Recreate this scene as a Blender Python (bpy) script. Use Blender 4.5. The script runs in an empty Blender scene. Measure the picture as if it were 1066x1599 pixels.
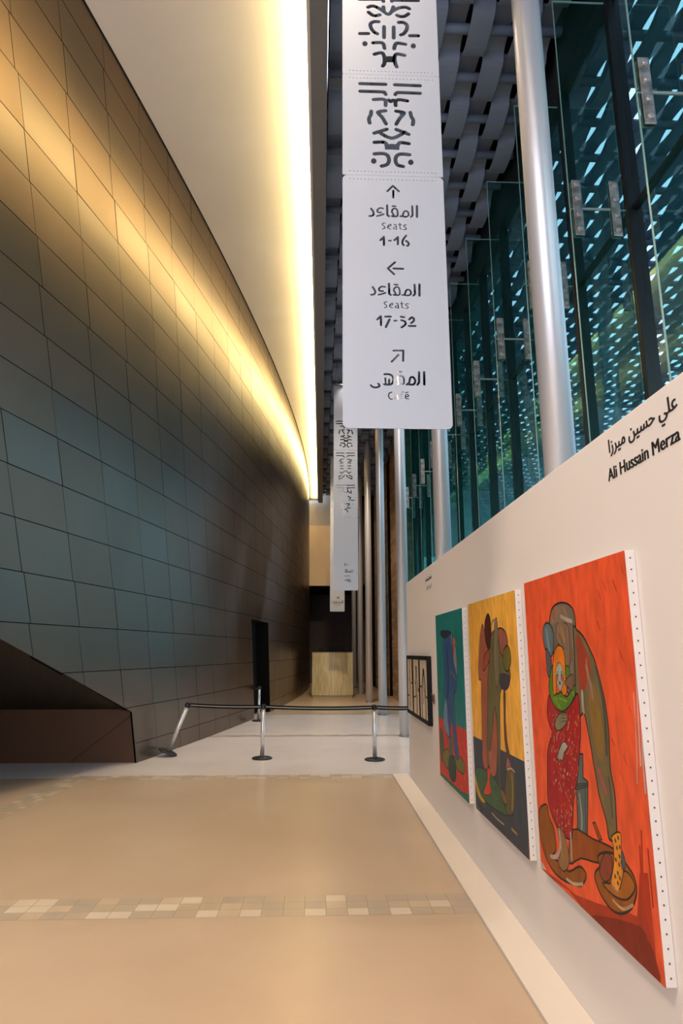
import bpy, math, random
from mathutils import Vector, Matrix
from mathutils.geometry import delaunay_2d_cdt
random.seed(7)
SC = bpy.context.scene
COL = SC.collection
PI = math.pi

# ------------------------------------------------------------------ camera
FPX, CX, CY, EYE = 998.0, 533.0, 799.5, 1.65
PITCH = math.atan(218.5/FPX); YAW = math.atan(0.03908*math.cos(PITCH))
cF = Vector((math.sin(YAW)*math.cos(PITCH), math.cos(YAW)*math.cos(PITCH), math.sin(PITCH)))
cR = Vector((math.cos(YAW), -math.sin(YAW), 0)); cU = cR.cross(cF)
EYEP = Vector((0, 0, EYE))
cam = bpy.data.cameras.new('camera'); camo = bpy.data.objects.new('camera', cam); COL.objects.link(camo)
cam.sensor_fit = 'VERTICAL'; cam.sensor_height = 36.0; cam.lens = FPX/1599*36.0
cam.clip_start = 0.05; cam.clip_end = 400
camo.matrix_world = Matrix(((cR.x, cU.x, -cF.x, 0), (cR.y, cU.y, -cF.y, 0), (cR.z, cU.z, -cF.z, EYE), (0, 0, 0, 1)))
SC.camera = camo

# ------------------------------------------------------------------ world, light, exposure
def lin(c): return tuple(((v/255)/12.92 if v/255 <= .04045 else ((v/255+.055)/1.055)**2.4) for v in c)
SKY_STRENGTH = 4.8
COVE_STRENGTH = 38.0
w = bpy.data.worlds.new('sky'); SC.world = w; w.use_nodes = True
bg = w.node_tree.nodes['Background']; bg.inputs[0].default_value = (*lin((222, 234, 255)), 1); bg.inputs[1].default_value = SKY_STRENGTH
SC.view_settings.view_transform = 'Standard'; SC.view_settings.look = 'None'
SC.view_settings.gamma = 1.0; SC.view_settings.use_curve_mapping = False
SC.view_settings.exposure = 0.5

def area(name, loc, size, energy, colr, rot=(0, 0, 0)):
    l = bpy.data.lights.new(name, 'AREA'); l.shape = 'RECTANGLE'; l.size, l.size_y = size; l.energy = energy; l.color = lin(colr)
    o = bpy.data.objects.new(name, l); COL.objects.link(o); o.location = loc; o.rotation_euler = rot
    return o
# unseen fill lights added behind the viewer: cool from the back, warm from overhead
area('back_window_daylight', (-3.5, -5.85, 4.2), (9.0, 6.5), 700, (226, 234, 255), (PI/2, 0, 0))  # added fill; the back wall has no window
area('foyer_lamp', (-3.0, -1.5, 8.3), (2.6, 3.0), 620, (255, 232, 208), (0, math.radians(28), 0))  # added warm fill without a fitting
def fill_spot(name, loc, energy, colr, ang=95, tilt=0):  # bare spot without a fitting, added as fill
    l = bpy.data.lights.new(name, 'SPOT'); l.energy = energy; l.color = lin(colr); l.spot_size = math.radians(ang); l.spot_blend = .7; l.shadow_soft_size = .12
    o = bpy.data.objects.new(name, l); COL.objects.link(o); o.location = loc; o.rotation_euler = (math.radians(tilt), 0, 0); return o
for y in (2.4, 5.6, 7.6): fill_spot('exhibition_lamp', (.2, y, 8.75), 310, (255, 234, 212))  # spots added to brighten the white wall and near floor
for y in (11.2, 13.6, 16.0, 18.6): fill_spot('corridor_lamp', (.75, y, 9.0), 600, (255, 244, 236), 56)  # added row of spots lifting the pale floor, no fittings there
fill_spot('sign_lamp', (.75, 9.4, 9.0), 800, (255, 243, 232), 42, 60)  # extra spot put in to brighten the second sign's face
for y, tilt, e in ((17.5, 46, 1100), (25.5, 62, 420)): fill_spot('far_lamp', (.45, y, 8.7), e, (255, 230, 196), 70, tilt)  # added fill aimed at the counter front and the end panel

# ------------------------------------------------------------------ materials
MATS = {}
def M(name, colr, rough=.5, metal=0, spec=.5, noise=None, bump=None, emit=None, coat=0, tint=None):
    if name in MATS: return MATS[name]
    m = bpy.data.materials.new(name); m.use_nodes = True; nt = m.node_tree; b = nt.nodes['Principled BSDF']
    b.inputs['Base Color'].default_value = (*lin(colr), 1); b.inputs['Roughness'].default_value = rough
    b.inputs['Metallic'].default_value = metal; b.inputs['Specular IOR Level'].default_value = spec
    b.inputs['Coat Weight'].default_value = coat
    if emit:
        b.inputs['Emission Color'].default_value = (*lin(emit[0]), 1); b.inputs['Emission Strength'].default_value = emit[1]
    if noise:
        scale, other, stretch = noise[0], noise[1], (noise[2] if len(noise) > 2 else (1, 1, 1))
        tc = nt.nodes.new('ShaderNodeTexCoord'); mp = nt.nodes.new('ShaderNodeMapping'); mp.inputs['Scale'].default_value = stretch
        nz = nt.nodes.new('ShaderNodeTexNoise'); nz.inputs['Scale'].default_value = scale; nz.inputs['Detail'].default_value = 5
        rp = nt.nodes.new('ShaderNodeValToRGB')
        rp.color_ramp.elements[0].position = .32; rp.color_ramp.elements[0].color = (*lin(colr), 1)
        rp.color_ramp.elements[1].position = .68; rp.color_ramp.elements[1].color = (*lin(other), 1)
        nt.links.new(tc.outputs['Object'], mp.inputs[0]); nt.links.new(mp.outputs[0], nz.inputs['Vector'])
        nt.links.new(nz.outputs[0], rp.inputs[0]); nt.links.new(rp.outputs[0], b.inputs['Base Color'])
        if bump:
            bp = nt.nodes.new('ShaderNodeBump'); bp.inputs['Strength'].default_value = bump; bp.inputs['Distance'].default_value = .01
            nt.links.new(nz.outputs[0], bp.inputs['Height']); nt.links.new(bp.outputs[0], b.inputs['Normal'])
    MATS[name] = m
    return m

def glass_mat(name, tint, refl=.9, rcol=(225, 240, 240), minr=.06, body=None):
    m = bpy.data.materials.new(name); m.use_nodes = True; nt = m.node_tree; nt.nodes.clear()
    out = nt.nodes.new('ShaderNodeOutputMaterial'); mix = nt.nodes.new('ShaderNodeMixShader')
    tr = nt.nodes.new('ShaderNodeBsdfTransparent'); tr.inputs[0].default_value = (*lin(tint), 1)
    gl = nt.nodes.new('ShaderNodeBsdfGlossy'); gl.inputs[0].default_value = (*lin(rcol), 1); gl.inputs['Roughness'].default_value = .01
    lw = nt.nodes.new('ShaderNodeLayerWeight'); lw.inputs[0].default_value = .5     # facing: same from both sides of the pane
    fr = nt.nodes.new('ShaderNodeMath'); fr.operation = 'POWER'; fr.inputs[1].default_value = 4.0; nt.links.new(lw.outputs['Facing'], fr.inputs[0])
    ma = nt.nodes.new('ShaderNodeMath'); ma.operation = 'MULTIPLY_ADD'; ma.inputs[1].default_value = refl; ma.inputs[2].default_value = minr
    ma.use_clamp = True
    nt.links.new(fr.outputs[0], ma.inputs[0]); nt.links.new(ma.outputs[0], mix.inputs[0])
    nt.links.new(tr.outputs[0], mix.inputs[1]); nt.links.new(gl.outputs[0], mix.inputs[2]); 
    last = mix.outputs[0]
    if body:
        df = nt.nodes.new('ShaderNodeBsdfTranslucent'); df.inputs[0].default_value = (*lin(body[0]), 1)
        mx = nt.nodes.new('ShaderNodeMixShader'); mx.inputs[0].default_value = body[1]
        nt.links.new(last, mx.inputs[1]); nt.links.new(df.outputs[0], mx.inputs[2]); last = mx.outputs[0]
    nt.links.new(last, out.inputs[0])
    return m

m_bronze = None
m_joint = M('shadow_joint', (14, 13, 12), .9, spec=.1)
m_white = M('white_plaster', (226, 220, 213), .75, spec=.25)
m_soffit = M('soffit_plaster', (228, 220, 212), .85, spec=.15, noise=(.8, (222, 213, 204)))
m_floor = M('tan_stone', (178, 157, 132), .28, spec=.4, noise=(.9, (186, 166, 141)))
m_floor2 = M('pale_stone', (203, 193, 186), .26, spec=.45, noise=(.9, (211, 202, 196)))
m_fascia = M('fascia_grey', (128, 124, 120), .6)
m_alu = M('grey_aluminium', (124, 136, 158), .45, spec=.5)
m_alu_bar = M('tube_aluminium', (118, 130, 152), .4, spec=.5)
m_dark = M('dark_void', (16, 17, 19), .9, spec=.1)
m_col = M('satin_white_steel', (208, 208, 210), .33, metal=.45, spec=.6)
m_collar = M('brushed_steel', (150, 150, 152), .35, metal=.9)
m_chrome = M('polished_steel', (196, 192, 186), .30, metal=.6)
m_steelplate = M('stainless_plate', (214, 210, 204), .28, metal=.7, noise=(14, (140, 138, 134)))
m_black = M('black_rubber', (20, 20, 21), .5)
m_blackpaint = M('black_paint', (11, 10, 10), .6, spec=.2)
m_belt = M('black_webbing', (16, 16, 17), .9, spec=.05)
m_beltstripe = M('pale_webbing', (150, 146, 138), .8, spec=.1)
m_banner = M('white_metal_sheet', (160, 163, 170), .45, spec=.4)
m_mull = M('black_mullion', (16, 20, 22), .4)
m_canvas_edge = M('raw_canvas', (204, 196, 188), .85, spec=.15)
m_staple = M('staple', (60, 56, 52), .5)
m_letter = M('black_vinyl', (15, 14, 13), .5)

# ------------------------------------------------------------------ object helpers
def tag(o, label=None, cat=None, group=None, kind=None):
    if label: o['label'] = label
    if cat: o['category'] = cat
    if group: o['group'] = group
    if kind: o['kind'] = kind
    return o
def thing(name, loc, label, cat, group=None, rot=(0, 0, 0)):
    o = bpy.data.objects.new(name, None); COL.objects.link(o); o.location = loc; o.rotation_euler = rot; o.empty_display_size = .1
    return tag(o, label, cat, group)
class MB:
    def __init__(s): s.v = []; s.f = []; s.mi = []; s.sm = []
    def quad(s, pts, mi=0, sm=False):
        n = len(s.v); s.v += [tuple(p) for p in pts]; s.f.append(tuple(range(n, n+len(pts)))); s.mi.append(mi); s.sm.append(sm)
    def box(s, a, b, mi=0, rz=0, piv=None):
        x0, y0, z0 = a; x1, y1, z1 = b; n = len(s.v)
        P = [Vector(p) for p in ((x0,y0,z0),(x1,y0,z0),(x1,y1,z0),(x0,y1,z0),(x0,y0,z1),(x1,y0,z1),(x1,y1,z1),(x0,y1,z1))]
        s.v += [tuple(p) for p in P]
        for f in ((3,2,1,0),(4,5,6,7),(0,1,5,4),(1,2,6,5),(2,3,7,6),(3,0,4,7)):
            s.f.append(tuple(n+i for i in f)); s.mi.append(mi); s.sm.append(False)
    def prism(s, poly, fn, t, mi=0):
        """poly in 2-D, fn(u, v, w) -> 3-D, thickness range t=(w0, w1)"""
        n = len(s.v); k = len(poly)
        for wv in t: s.v += [tuple(fn(u, v, wv)) for u, v in poly]
        s.f.append(tuple(n+i for i in range(k))[::-1]); s.f.append(tuple(n+k+i for i in range(k)))
        s.mi += [mi, mi]; s.sm += [False, False]
        for i in range(k):
            j = (i+1) % k; s.f.append((n+i, n+j, n+k+j, n+k+i)); s.mi.append(mi); s.sm.append(False)
    def lathe(s, prof, c=(0, 0, 0), seg=24, mi=0, axis='Z', smooth=True):
        n = len(s.v); k = len(prof); c = Vector(c)
        for i in range(seg):
            a = 2*PI*i/seg
            for r, z in prof:
                p = {'Z': (r*math.cos(a), r*math.sin(a), z), 'X': (z, r*math.cos(a), r*math.sin(a)), 'Y': (r*math.sin(a), z, r*math.cos(a))}[axis]
                s.v.append(tuple(c+Vector(p)))
        for i in range(seg):
            j = (i+1) % seg
            for q in range(k-1):
                s.f.append((n+i*k+q, n+j*k+q, n+j*k+q+1, n+i*k+q+1)); s.mi.append(mi); s.sm.append(smooth and abs(prof[q+1][1]-prof[q][1]) > abs(prof[q+1][0]-prof[q][0])*.7)
        s.f.append(tuple(n+i*k for i in range(seg))[::-1]); s.f.append(tuple(n+i*k+k-1 for i in range(seg)))
        s.mi += [mi, mi]; s.sm += [False, False]
    def tube(s, path, r, seg=10, mi=0):
        path = [Vector(p) for p in path]; n = len(s.v)
        for i, p in enumerate(path):
            d = (path[min(i+1, len(path)-1)]-path[max(i-1, 0)]).normalized()
            a = d.cross(Vector((0, 0, 1)) if abs(d.z) < .9 else Vector((1, 0, 0))).normalized(); b = d.cross(a)
            rr = r[i] if isinstance(r, (list, tuple)) else r
            for q in range(seg): s.v.append(tuple(p+a*rr*math.cos(2*PI*q/seg)+b*rr*math.sin(2*PI*q/seg)))
        for i in range(len(path)-1):
            for q in range(seg):
                t = (q+1) % seg
                s.f.append((n+i*seg+q, n+i*seg+t, n+(i+1)*seg+t, n+(i+1)*seg+q)); s.mi.append(mi); s.sm.append(True)
        s.f.append(tuple(n+q for q in range(seg))[::-1]); s.f.append(tuple(n+(len(path)-1)*seg+q for q in range(seg)))
        s.mi += [mi, mi]; s.sm += [False, False]
    def build(s, name, mats, parent=None, kind=None, bevel=0, local=True):
        me = bpy.data.meshes.new(name); off = Vector((0, 0, 0))
        if parent is not None and local: pass
        me.from_pydata(s.v, [], s.f); me.update()
        for m in (mats if isinstance(mats, (list, tuple)) else [mats]): me.materials.append(m)
        me.polygons.foreach_set('material_index', s.mi); me.polygons.foreach_set('use_smooth', s.sm)
        o = bpy.data.objects.new(name, me); COL.objects.link(o)
        if parent is not None: o.parent = parent
        if kind: o['kind'] = kind
        if bevel:
            b = o.modifiers.new('bevel', 'BEVEL'); b.width = bevel; b.segments = 2; b.limit_method = 'ANGLE'; b.angle_limit = math.radians(40)
        return o
def ray(x, y): return cF+cR*((x-CX)/FPX)-cU*((y-CY)/FPX)
def on_x(x, y, X): d = ray(x, y); return EYEP+d*(X/d.x)
def on_y(x, y, Y): d = ray(x, y); return EYEP+d*(Y/d.y)
def on_z(x, y, z): d = ray(x, y); return EYEP+d*((z-EYE)/d.z)

# 2-D drawing: strokes and shapes, cut or inlaid with a constrained triangulation
def stroke(pts, wd, cap=6):
    """outline pieces (convex polygons) of a round-ended line"""
    out = []; r = wd/2
    pts = [Vector((p[0], p[1])) for p in pts]
    for a, b in zip(pts[:-1], pts[1:]):
        d = b-a
        if d.length < 1e-6: continue
        ang = math.atan2(d.y, d.x); poly = []
        for i in range(cap+1): t = ang+PI/2+PI*i/cap; poly.append((a.x+r*math.cos(t), a.y+r*math.sin(t)))
        for i in range(cap+1): t = ang-PI/2+PI*i/cap; poly.append((b.x+r*math.cos(t), b.y+r*math.sin(t)))
        out.append(poly)
    return out
def dot(c, r, n=14): return [(c[0]+r*math.cos(2*PI*i/n), c[1]+r*math.sin(2*PI*i/n)) for i in range(n)]
def rrect(x0, y0, x1, y1, r, n=5):
    P = []
    for cx, cy, a0 in ((x1-r, y1-r, 0), (x0+r, y1-r, PI/2), (x0+r, y0+r, PI), (x1-r, y0+r, 1.5*PI)):
        for i in range(n+1): a = a0+PI/2*i/n; P.append((cx+r*math.cos(a), cy+r*math.sin(a)))
    return P
def smooth(poly, n=4, closed=True):
    out = []; k = len(poly)
    for i in range(k if closed else k-1):
        p = [Vector(poly[(i+j) % k if closed else min(max(i+j, 0), k-1)]) for j in (-1, 0, 1, 2)]
        for q in range(n):
            t = q/n
            v = .5*((2*p[1])+(p[2]-p[0])*t+(2*p[0]-5*p[1]+4*p[2]-p[3])*t*t+(3*p[1]-p[0]-3*p[2]+p[3])*t**3)
            out.append((v.x, v.y))
    if not closed: out.append(tuple(poly[-1]))
    return out
def ccw(p):
    s = sum(a[0]*b[1]-b[0]*a[1] for a, b in zip(p, p[1:]+p[:1])); return p if s > 0 else p[::-1]
def cdt(polys):
    vs = []; fs = []
    for p in polys:
        p = ccw(p); n = len(vs); vs += [Vector(q) for q in p]; fs.append(list(range(n, n+len(p))))
    r = delaunay_2d_cdt(vs, [], fs, 0, 1e-6, True)
    return r[0], r[2], r[5]
def cut_sheet(mb, outline, holes, fn, t, mi=0):
    """a plate with real openings: outline minus holes, thickness t along w"""
    v, f, src = cdt([outline]+holes)
    keep = [q for q, s in zip(f, src) if 0 in s and len(s) == 1]
    n = len(mb.v); k = len(v)
    for wv in t: mb.v += [tuple(fn(p.x, p.y, wv)) for p in v]
    edges = {}
    for q in keep:
        mb.f.append(tuple(n+i for i in q)); mb.f.append(tuple(n+k+i for i in reversed(q))); mb.mi += [mi, mi]; mb.sm += [False, False]
        for a, b in zip(q, q[1:]+q[:1]):
            if (b, a) in edges: del edges[(b, a)]
            else: edges[(a, b)] = 1
    for a, b in edges:
        mb.f.append((n+b, n+a, n+k+a, n+k+b)); mb.mi.append(mi); mb.sm.append(False)
def inlay(mb, polys, mis, fn):
    """flat picture: every later polygon paints over the earlier ones; polys[0] is the ground"""
    v, f, src = cdt(polys); n = len(mb.v)
    mb.v += [tuple(fn(p.x, p.y)) for p in v]
    for q, s in zip(f, src):
        if 0 in s:
            mb.f.append(tuple(n+i for i in q)); mb.mi.append(mis[max(s)]); mb.sm.append(False)

# ================================================================== SETTING
# floor: stone bays between mosaic bands
fl = MB()
bands = [(4.55, 4.90), (9.10, 9.38), (13.45, 13.72), (18.0, 18.25)]
ys = [-6, 4.725, 9.24, 13.585, 18.12, 40]
for i in range(5):
    fl.quad([(-12, ys[i], 0), (3.4, ys[i], 0), (3.4, ys[i+1], 0), (-12, ys[i+1], 0)], 1 if i in (2, 3) else 0)
fl.build('floor', [m_floor, m_floor2], kind='structure')
tones = [M('mosaic_%s' % n, c, .3, noise=(3, c2)) for n, c, c2 in (('cream', (203, 190, 168), (196, 182, 160)), ('sand', (190, 172, 146), (184, 166, 140)), ('grey', (166, 153, 134), (174, 160, 140)), ('taupe', (178, 162, 138), (172, 156, 132)))]
m_grout = M('grout', (168, 150, 124), .8)
m_greytile = M('mosaic_cool_grey', (146, 138, 130), .3)
def mosaic(name, P0, du, dv, nu, nv, pick=(0, 0, 1, 2, 2, 3)):
    mb = MB(); P0 = Vector(P0); du = Vector(du); dv = Vector(dv); z = Vector((0, 0, .0012)); g = Vector((0, 0, .0006))
    mb.quad([P0+g, P0+du*nu+g, P0+du*nu+dv*nv+g, P0+dv*nv+g], 4)
    for j in range(nv):
        i = 0
        while i < nu:
            L = 1
            L = min(L, nu-i)
            a = P0+du*i+dv*j; e1 = du*.02; e2 = dv*.02
            mb.quad([a+e1+e2+z, a+du*L-e1+e2+z, a+du*L-e1+dv-e2+z, a+e1+dv-e2+z], random.choice(pick))
            i += L
    mb.build(name, tones+[m_grout, m_greytile], kind='structure')
for i, (a, b) in enumerate(bands):
    x0, x1 = (-8.0 if i == 0 else -3.05 if i == 1 else -2.2 if i == 2 else -1.5), (1.05 if i < 2 else 3.0)
    n = int((x1-x0)/.138)
    mosaic('trim_%d' % (i+1), (x0, a, 0), ((x1-x0)/n, 0, 0), (0, (b-a)/3, 0), n, 3, (0, 0, 1, 2, 2, 3) if i < 2 else (2, 4, 5, 5))
pA = on_z(0, 1270, 0); pB = on_z(132, 1212, 0); dd = (pB-pA).normalized(); nn = Vector((-dd.y, dd.x, 0))
mosaic('trim_5', pB-dd*6.6-nn*.14+Vector((0, 0, .0006)), dd*.125, nn*.0933, 53, 3)

# the curved bronze shell (ruled surface between a floor arc and a higher arc)
HT = 9.0
def xb(Y): return -115.256+math.sqrt(114.946**2-(Y-33.835)**2)
def xt(Y): return -110.265+math.sqrt(109.881**2-(Y-28.801)**2)
def S(Y0, z, off=0):
    t = z/HT
    return Vector((xb(Y0)*(1-t)+xt(Y0-4.7)*t+off, Y0-4.7*t, z))
LIP = 10.42
def lip(Y0): return min(.78+(LIP-Y0)*.395, 2.9)
rows = [0, .30, .85, 1.40, 1.96, 2.50, 3.05, 3.565, 4.07, 4.57, 5.07, 5.55, 6.01, 6.47, 6.91, 7.36, 7.80, 8.25, 8.66, 9.0]
colY = sorted([9.3+.925*k for k in range(-13, 26)])
DOOR = (16.97, 18.85, 2.42)
def clip(poly, fn):
    out = []
    for i, p in enumerate(poly):
        q = poly[(i+1) % len(poly)]; a, b = fn(p), fn(q)
        if a >= 0: out.append(p)
        if a*b < 0: t = a/(a-b); out.append((p[0]+(q[0]-p[0])*t, p[1]+(q[1]-p[1])*t))
    return out
sh = MB(); G = .005
for r in range(len(rows)-1):
    z0, z1 = rows[r]+G, rows[r+1]-G
    jog = random.uniform(-.03, .03)
    for c in range(len(colY)-1):
        a, b = colY[c]+G+jog, colY[c+1]-G+jog
        pieces = [[(a, z0), (b, z0), (b, z1), (a, z1)]]
        if z0 < DOOR[2] and a < DOOR[1] and b > DOOR[0]:
            new = []
            for p in pieces:
                new += [clip(p, lambda q: DOOR[0]-q[0]), clip(p, lambda q: q[0]-DOOR[1]),
                        clip(clip(clip(p, lambda q: q[1]-DOOR[2]), lambda q: q[0]-DOOR[0]), lambda q: DOOR[1]-q[0])]
            pieces = new
        if a < LIP:
            new = []
            for p in pieces:
                if b > LIP and z0 < .85: new += [clip(p, lambda q: q[0]-LIP), clip(clip(p, lambda q: LIP-q[0]), lambda q: q[1]-lip(q[0]))]
                else: new.append(clip(p, lambda q: q[1]-lip(q[0])))
            pieces = new
        ty, tz = random.gauss(0, .0018), random.gauss(0, .0018); cy, cz = (a+b)/2, (z0+z1)/2; mi = random.choice((0, 0, 1, 2))
        for p in pieces:
            if len(p) >= 3:
                sh.quad([S(y, z, (y-cy)*ty+(z-cz)*tz) for y, z in p], mi)
                sh.quad([S(cy+(y-cy)*1.06, cz+(z-cz)*1.10, -.02) for y, z in p], 3)
BR = [M('bronze_panel', (110, 94, 81), .34, metal=1, noise=(1.1, (104, 90, 78), (1, 1, .35))),
      M('bronze_panel_dark', (104, 92, 82), .31, metal=1, noise=(1.3, (109, 95, 84), (1, 1, .35))),
      M('bronze_panel_light', (114, 96, 81), .36, metal=1, noise=(1.2, (108, 91, 78), (1, 1, .35)))]
# lip return, soffit under the flare, back wall of the recess
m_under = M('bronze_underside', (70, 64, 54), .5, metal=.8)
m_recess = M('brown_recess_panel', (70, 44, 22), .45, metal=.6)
Yb = 10.47
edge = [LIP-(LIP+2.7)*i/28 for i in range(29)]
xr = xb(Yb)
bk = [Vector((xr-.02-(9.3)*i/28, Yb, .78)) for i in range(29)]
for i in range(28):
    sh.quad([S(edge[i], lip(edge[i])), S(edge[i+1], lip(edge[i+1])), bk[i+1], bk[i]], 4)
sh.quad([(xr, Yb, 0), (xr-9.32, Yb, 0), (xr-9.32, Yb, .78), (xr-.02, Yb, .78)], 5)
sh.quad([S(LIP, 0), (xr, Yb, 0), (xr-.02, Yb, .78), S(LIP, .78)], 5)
for (u0, v0), (u1, v1) in (((1.0, .02), (.05, .76)), ((3.2, .02), (2.1, .76)), ((5.6, .02), (4.6, .76))):   # open seams of the recess panels
    sh.quad([(xr-u0, Yb-.004, v0), (xr-u0-.012, Yb-.004, v0), (xr-u1-.012, Yb-.004, v1), (xr-u1, Yb-.004, v1)], 3)
# the door niche
d0, d1, dz = DOOR
for e in ((d0, d0), (d1, d1)):
    sh.quad([S(e[0], 0), S(e[0], dz), S(e[0], dz, -.35), S(e[0], 0, -.35)], 3)
sh.quad([S(d0, dz), S(d1, dz), S(d1, dz, -.35), S(d0, dz, -.35)], 3)
sh.build('wall_left', BR+[m_joint, m_under, m_recess], kind='structure')
dr = MB(); dr.quad([S(d0, 0, -.33), S(d1, 0, -.33), S(d1, dz, -.33), S(d0, dz, -.33)])
dr.quad([S(d0+.9, 0, -.325), S(d0+.93, 0, -.325), S(d0+.93, dz, -.325), S(d0+.9, dz, -.325)], 1)
door = dr.build('door_1', [M('black_door', (10, 9, 8), .6, spec=.2), m_joint], kind='structure')
hb = MB(); hb.tube([S(d0+.75, .95, -.28), S(d0+.75, 1.25, -.28)], .012); hb.build('door_handle', m_collar, door)

# white soffit above the shell, its dark reveal, the fascia and the cove lamp
def fasc(Y): return -.139+(Y-5.79)*.00706
sf = MB()
nY = 40
for i in range(nY):
    a, b = -6+37*i/nY, -6+37*(i+1)/nY
    ya, yb_ = a, b
    xa = xt(ya) if ya > -4 else xt(-4); xbb = xt(yb_) if yb_ > -4 else xt(-4)
    sf.quad([(xa-.4, ya, HT+.02), (fasc(ya)-.03, ya, HT+.02), (fasc(yb_)-.03, yb_, HT+.02), (xbb-.4, yb_, HT+.02)])
    sf.quad([(xa-.4, ya, HT+.02), (xbb-.4, yb_, HT+.02), (-12, yb_, HT+.02), (-12, ya, HT+.02)])
    sf.quad([(xa+.0, ya, HT-.0), (xa+.02, ya, HT+.019), (xbb+.02, yb_, HT+.019), (xbb+.0, yb_, HT)], 1)
sf.build('ceiling_soffit', [m_soffit, m_joint], kind='structure')
fa = MB()
def fbox(x0, x1, z0, z1, y0, y1, mi=0):
    n = len(fa.v)
    for Y in (y0, y1):
        for X, Z in ((x0, z0), (x1, z0), (x1, z1), (x0, z1)): fa.v.append((fasc(Y)+X, Y, Z))
    for f in ((0,1,2,3),(7,6,5,4),(0,4,5,1),(1,5,6,2),(2,6,7,3),(3,7,4,0)):
        fa.f.append(tuple(n+i for i in f)); fa.mi.append(mi); fa.sm.append(False)
fbox(.0, .21, 8.8, 9.7, -6, 30.6)
fa.build('trim_6', m_fascia, kind='structure')
m_cove = M('cove_lamp_glow', (255, 236, 190), .6, emit=((255, 229, 158), COVE_STRENGTH))
cove = thing('cove_light', (fasc(12), 12, 8.9), 'long warm cove light glowing along the white soffit edge beside the dark fascia', 'light')
fa = MB(); fbox(-.035, -.005, 8.86, 8.985, -6, 30.4)
for q in range(len(fa.v)): fa.v[q] = tuple(Vector(fa.v[q])-cove.location)
fa.build('light_strip', m_cove, cove)
fa = MB(); fbox(-.04, -.001, 8.825, 8.858, -6, 30.4)
for q in range(len(fa.v)): fa.v[q] = tuple(Vector(fa.v[q])-cove.location)
fa.build('lamp_rail', m_white, cove)

# woven aluminium ceiling inside and the same weave as a canopy outside
BAR0, BS, ZW, AMP, SP = 6.52, .688, 9.34, .115, .29
def weave(name, x0, x1, y0, y1, width, step, seed, AMP=AMP, jit=.006, flat=.35):
    mb = MB(); rnd = random.Random(seed)
    n = int(round((x1-x0)/SP))
    ns = int((y1-y0)/step)
    for j in range(n):
        xc = x0+(j+.5)*SP; h = width/2+rnd.uniform(-jit, jit)
        base = len(mb.v)
        for i in range(ns+1):
            Y = y0+i*step; c = math.cos(PI*((Y-BAR0)/BS+j)); c = math.copysign(abs(c)**flat, c)
            z = ZW-AMP*c
            mb.v += [(xc-h, Y, z-.006), (xc+h, Y, z-.006), (xc+h, Y, z+.006), (xc-h, Y, z+.006)]
        for i in range(ns):
            for q in range(4):
                t = (q+1) % 4; a = base+i*4
                mb.f.append((a+q, a+4+q, a+4+t, a+t)); mb.mi.append(0); mb.sm.append(False)
    k0, k1 = math.ceil((y0-BAR0)/BS), math.floor((y1-BAR0)/BS)
    for k in range(k0, k1+1):
        Y = BAR0+k*BS
        mb.tube([(x0, Y, ZW), (x1, Y, ZW)], .062, 10, 1)
    return mb
weave('ceiling', .09, 3.04, -6, 31, .272, BS/12, 1).build('ceiling', [m_alu, m_alu_bar], kind='structure')
pl = MB(); pl.box((.09, -6, 9.66), (3.28, 31, 9.74)); pl.build('ceiling_plenum', m_dark, kind='structure')

# end wall with recess
ew = MB()
m_beige = M('beige_end_panel', (196, 172, 140), .7)
m_greyend = M('grey_end_panel', (150, 142, 130), .7)
m_brownend = M('brown_end_wall', (70, 54, 42), .6)
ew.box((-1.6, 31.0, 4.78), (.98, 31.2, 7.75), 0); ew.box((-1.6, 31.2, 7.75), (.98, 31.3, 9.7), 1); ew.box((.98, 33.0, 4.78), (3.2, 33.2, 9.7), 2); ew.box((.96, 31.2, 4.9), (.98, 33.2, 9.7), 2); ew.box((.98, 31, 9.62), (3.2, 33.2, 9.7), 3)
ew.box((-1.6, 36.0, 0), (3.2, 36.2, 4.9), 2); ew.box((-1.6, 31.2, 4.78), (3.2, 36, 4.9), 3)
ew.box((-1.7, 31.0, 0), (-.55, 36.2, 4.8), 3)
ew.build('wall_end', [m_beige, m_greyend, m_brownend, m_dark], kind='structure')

# plank clad wall beyond the glass, with a tall dark slot
m_plank = []
for n, c in (('a', (170, 138, 104)), ('b', (158, 126, 94)), ('c', (180, 148, 114)), ('d', (148, 118, 90))):
    m_plank.append(M('travertine_plank_'+n, c, .7, noise=(2.5, tuple(int(v*.9) for v in c), (1, .4, 6))))
pw = MB(); X0 = 2.8
pw.box((X0+.02, 19.95, 0), (3.3, 24.1, 9.7), 4); pw.box((X0+.02, 25.3, 0), (3.3, 36, 9.7), 4); pw.box((X0+.6, 24.1, 0), (3.4, 25.3, 9.7), 4); pw.box((X0+.02, 24.1, 8.1), (3.3, 25.3, 9.7), 4)
z = 0.0; k = 0
while z < 9.5:
    for (a, b) in ((19.93, 24.1), (25.3, 31)):
        y = a-(.4 if k % 2 else 0)
        while y < b:
            L = random.uniform(.9, 1.6); y0, y1 = max(y, a), min(y+L, b); y += L
            if z >= 8.1 or True: pw.box((X0-random.uniform(0, .006), y0+.002, z+.004), (X0+.03, y1-.002, z+.146), random.randrange(4))
    x = X0
    pw.box((X0+.002, 19.905-random.uniform(0, .006), z+.004), (3.3, 19.96, z+.146), random.randrange(4))
    z += .15; k += 1
pw.build('wall_right', m_plank+[m_joint], kind='structure')

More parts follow.
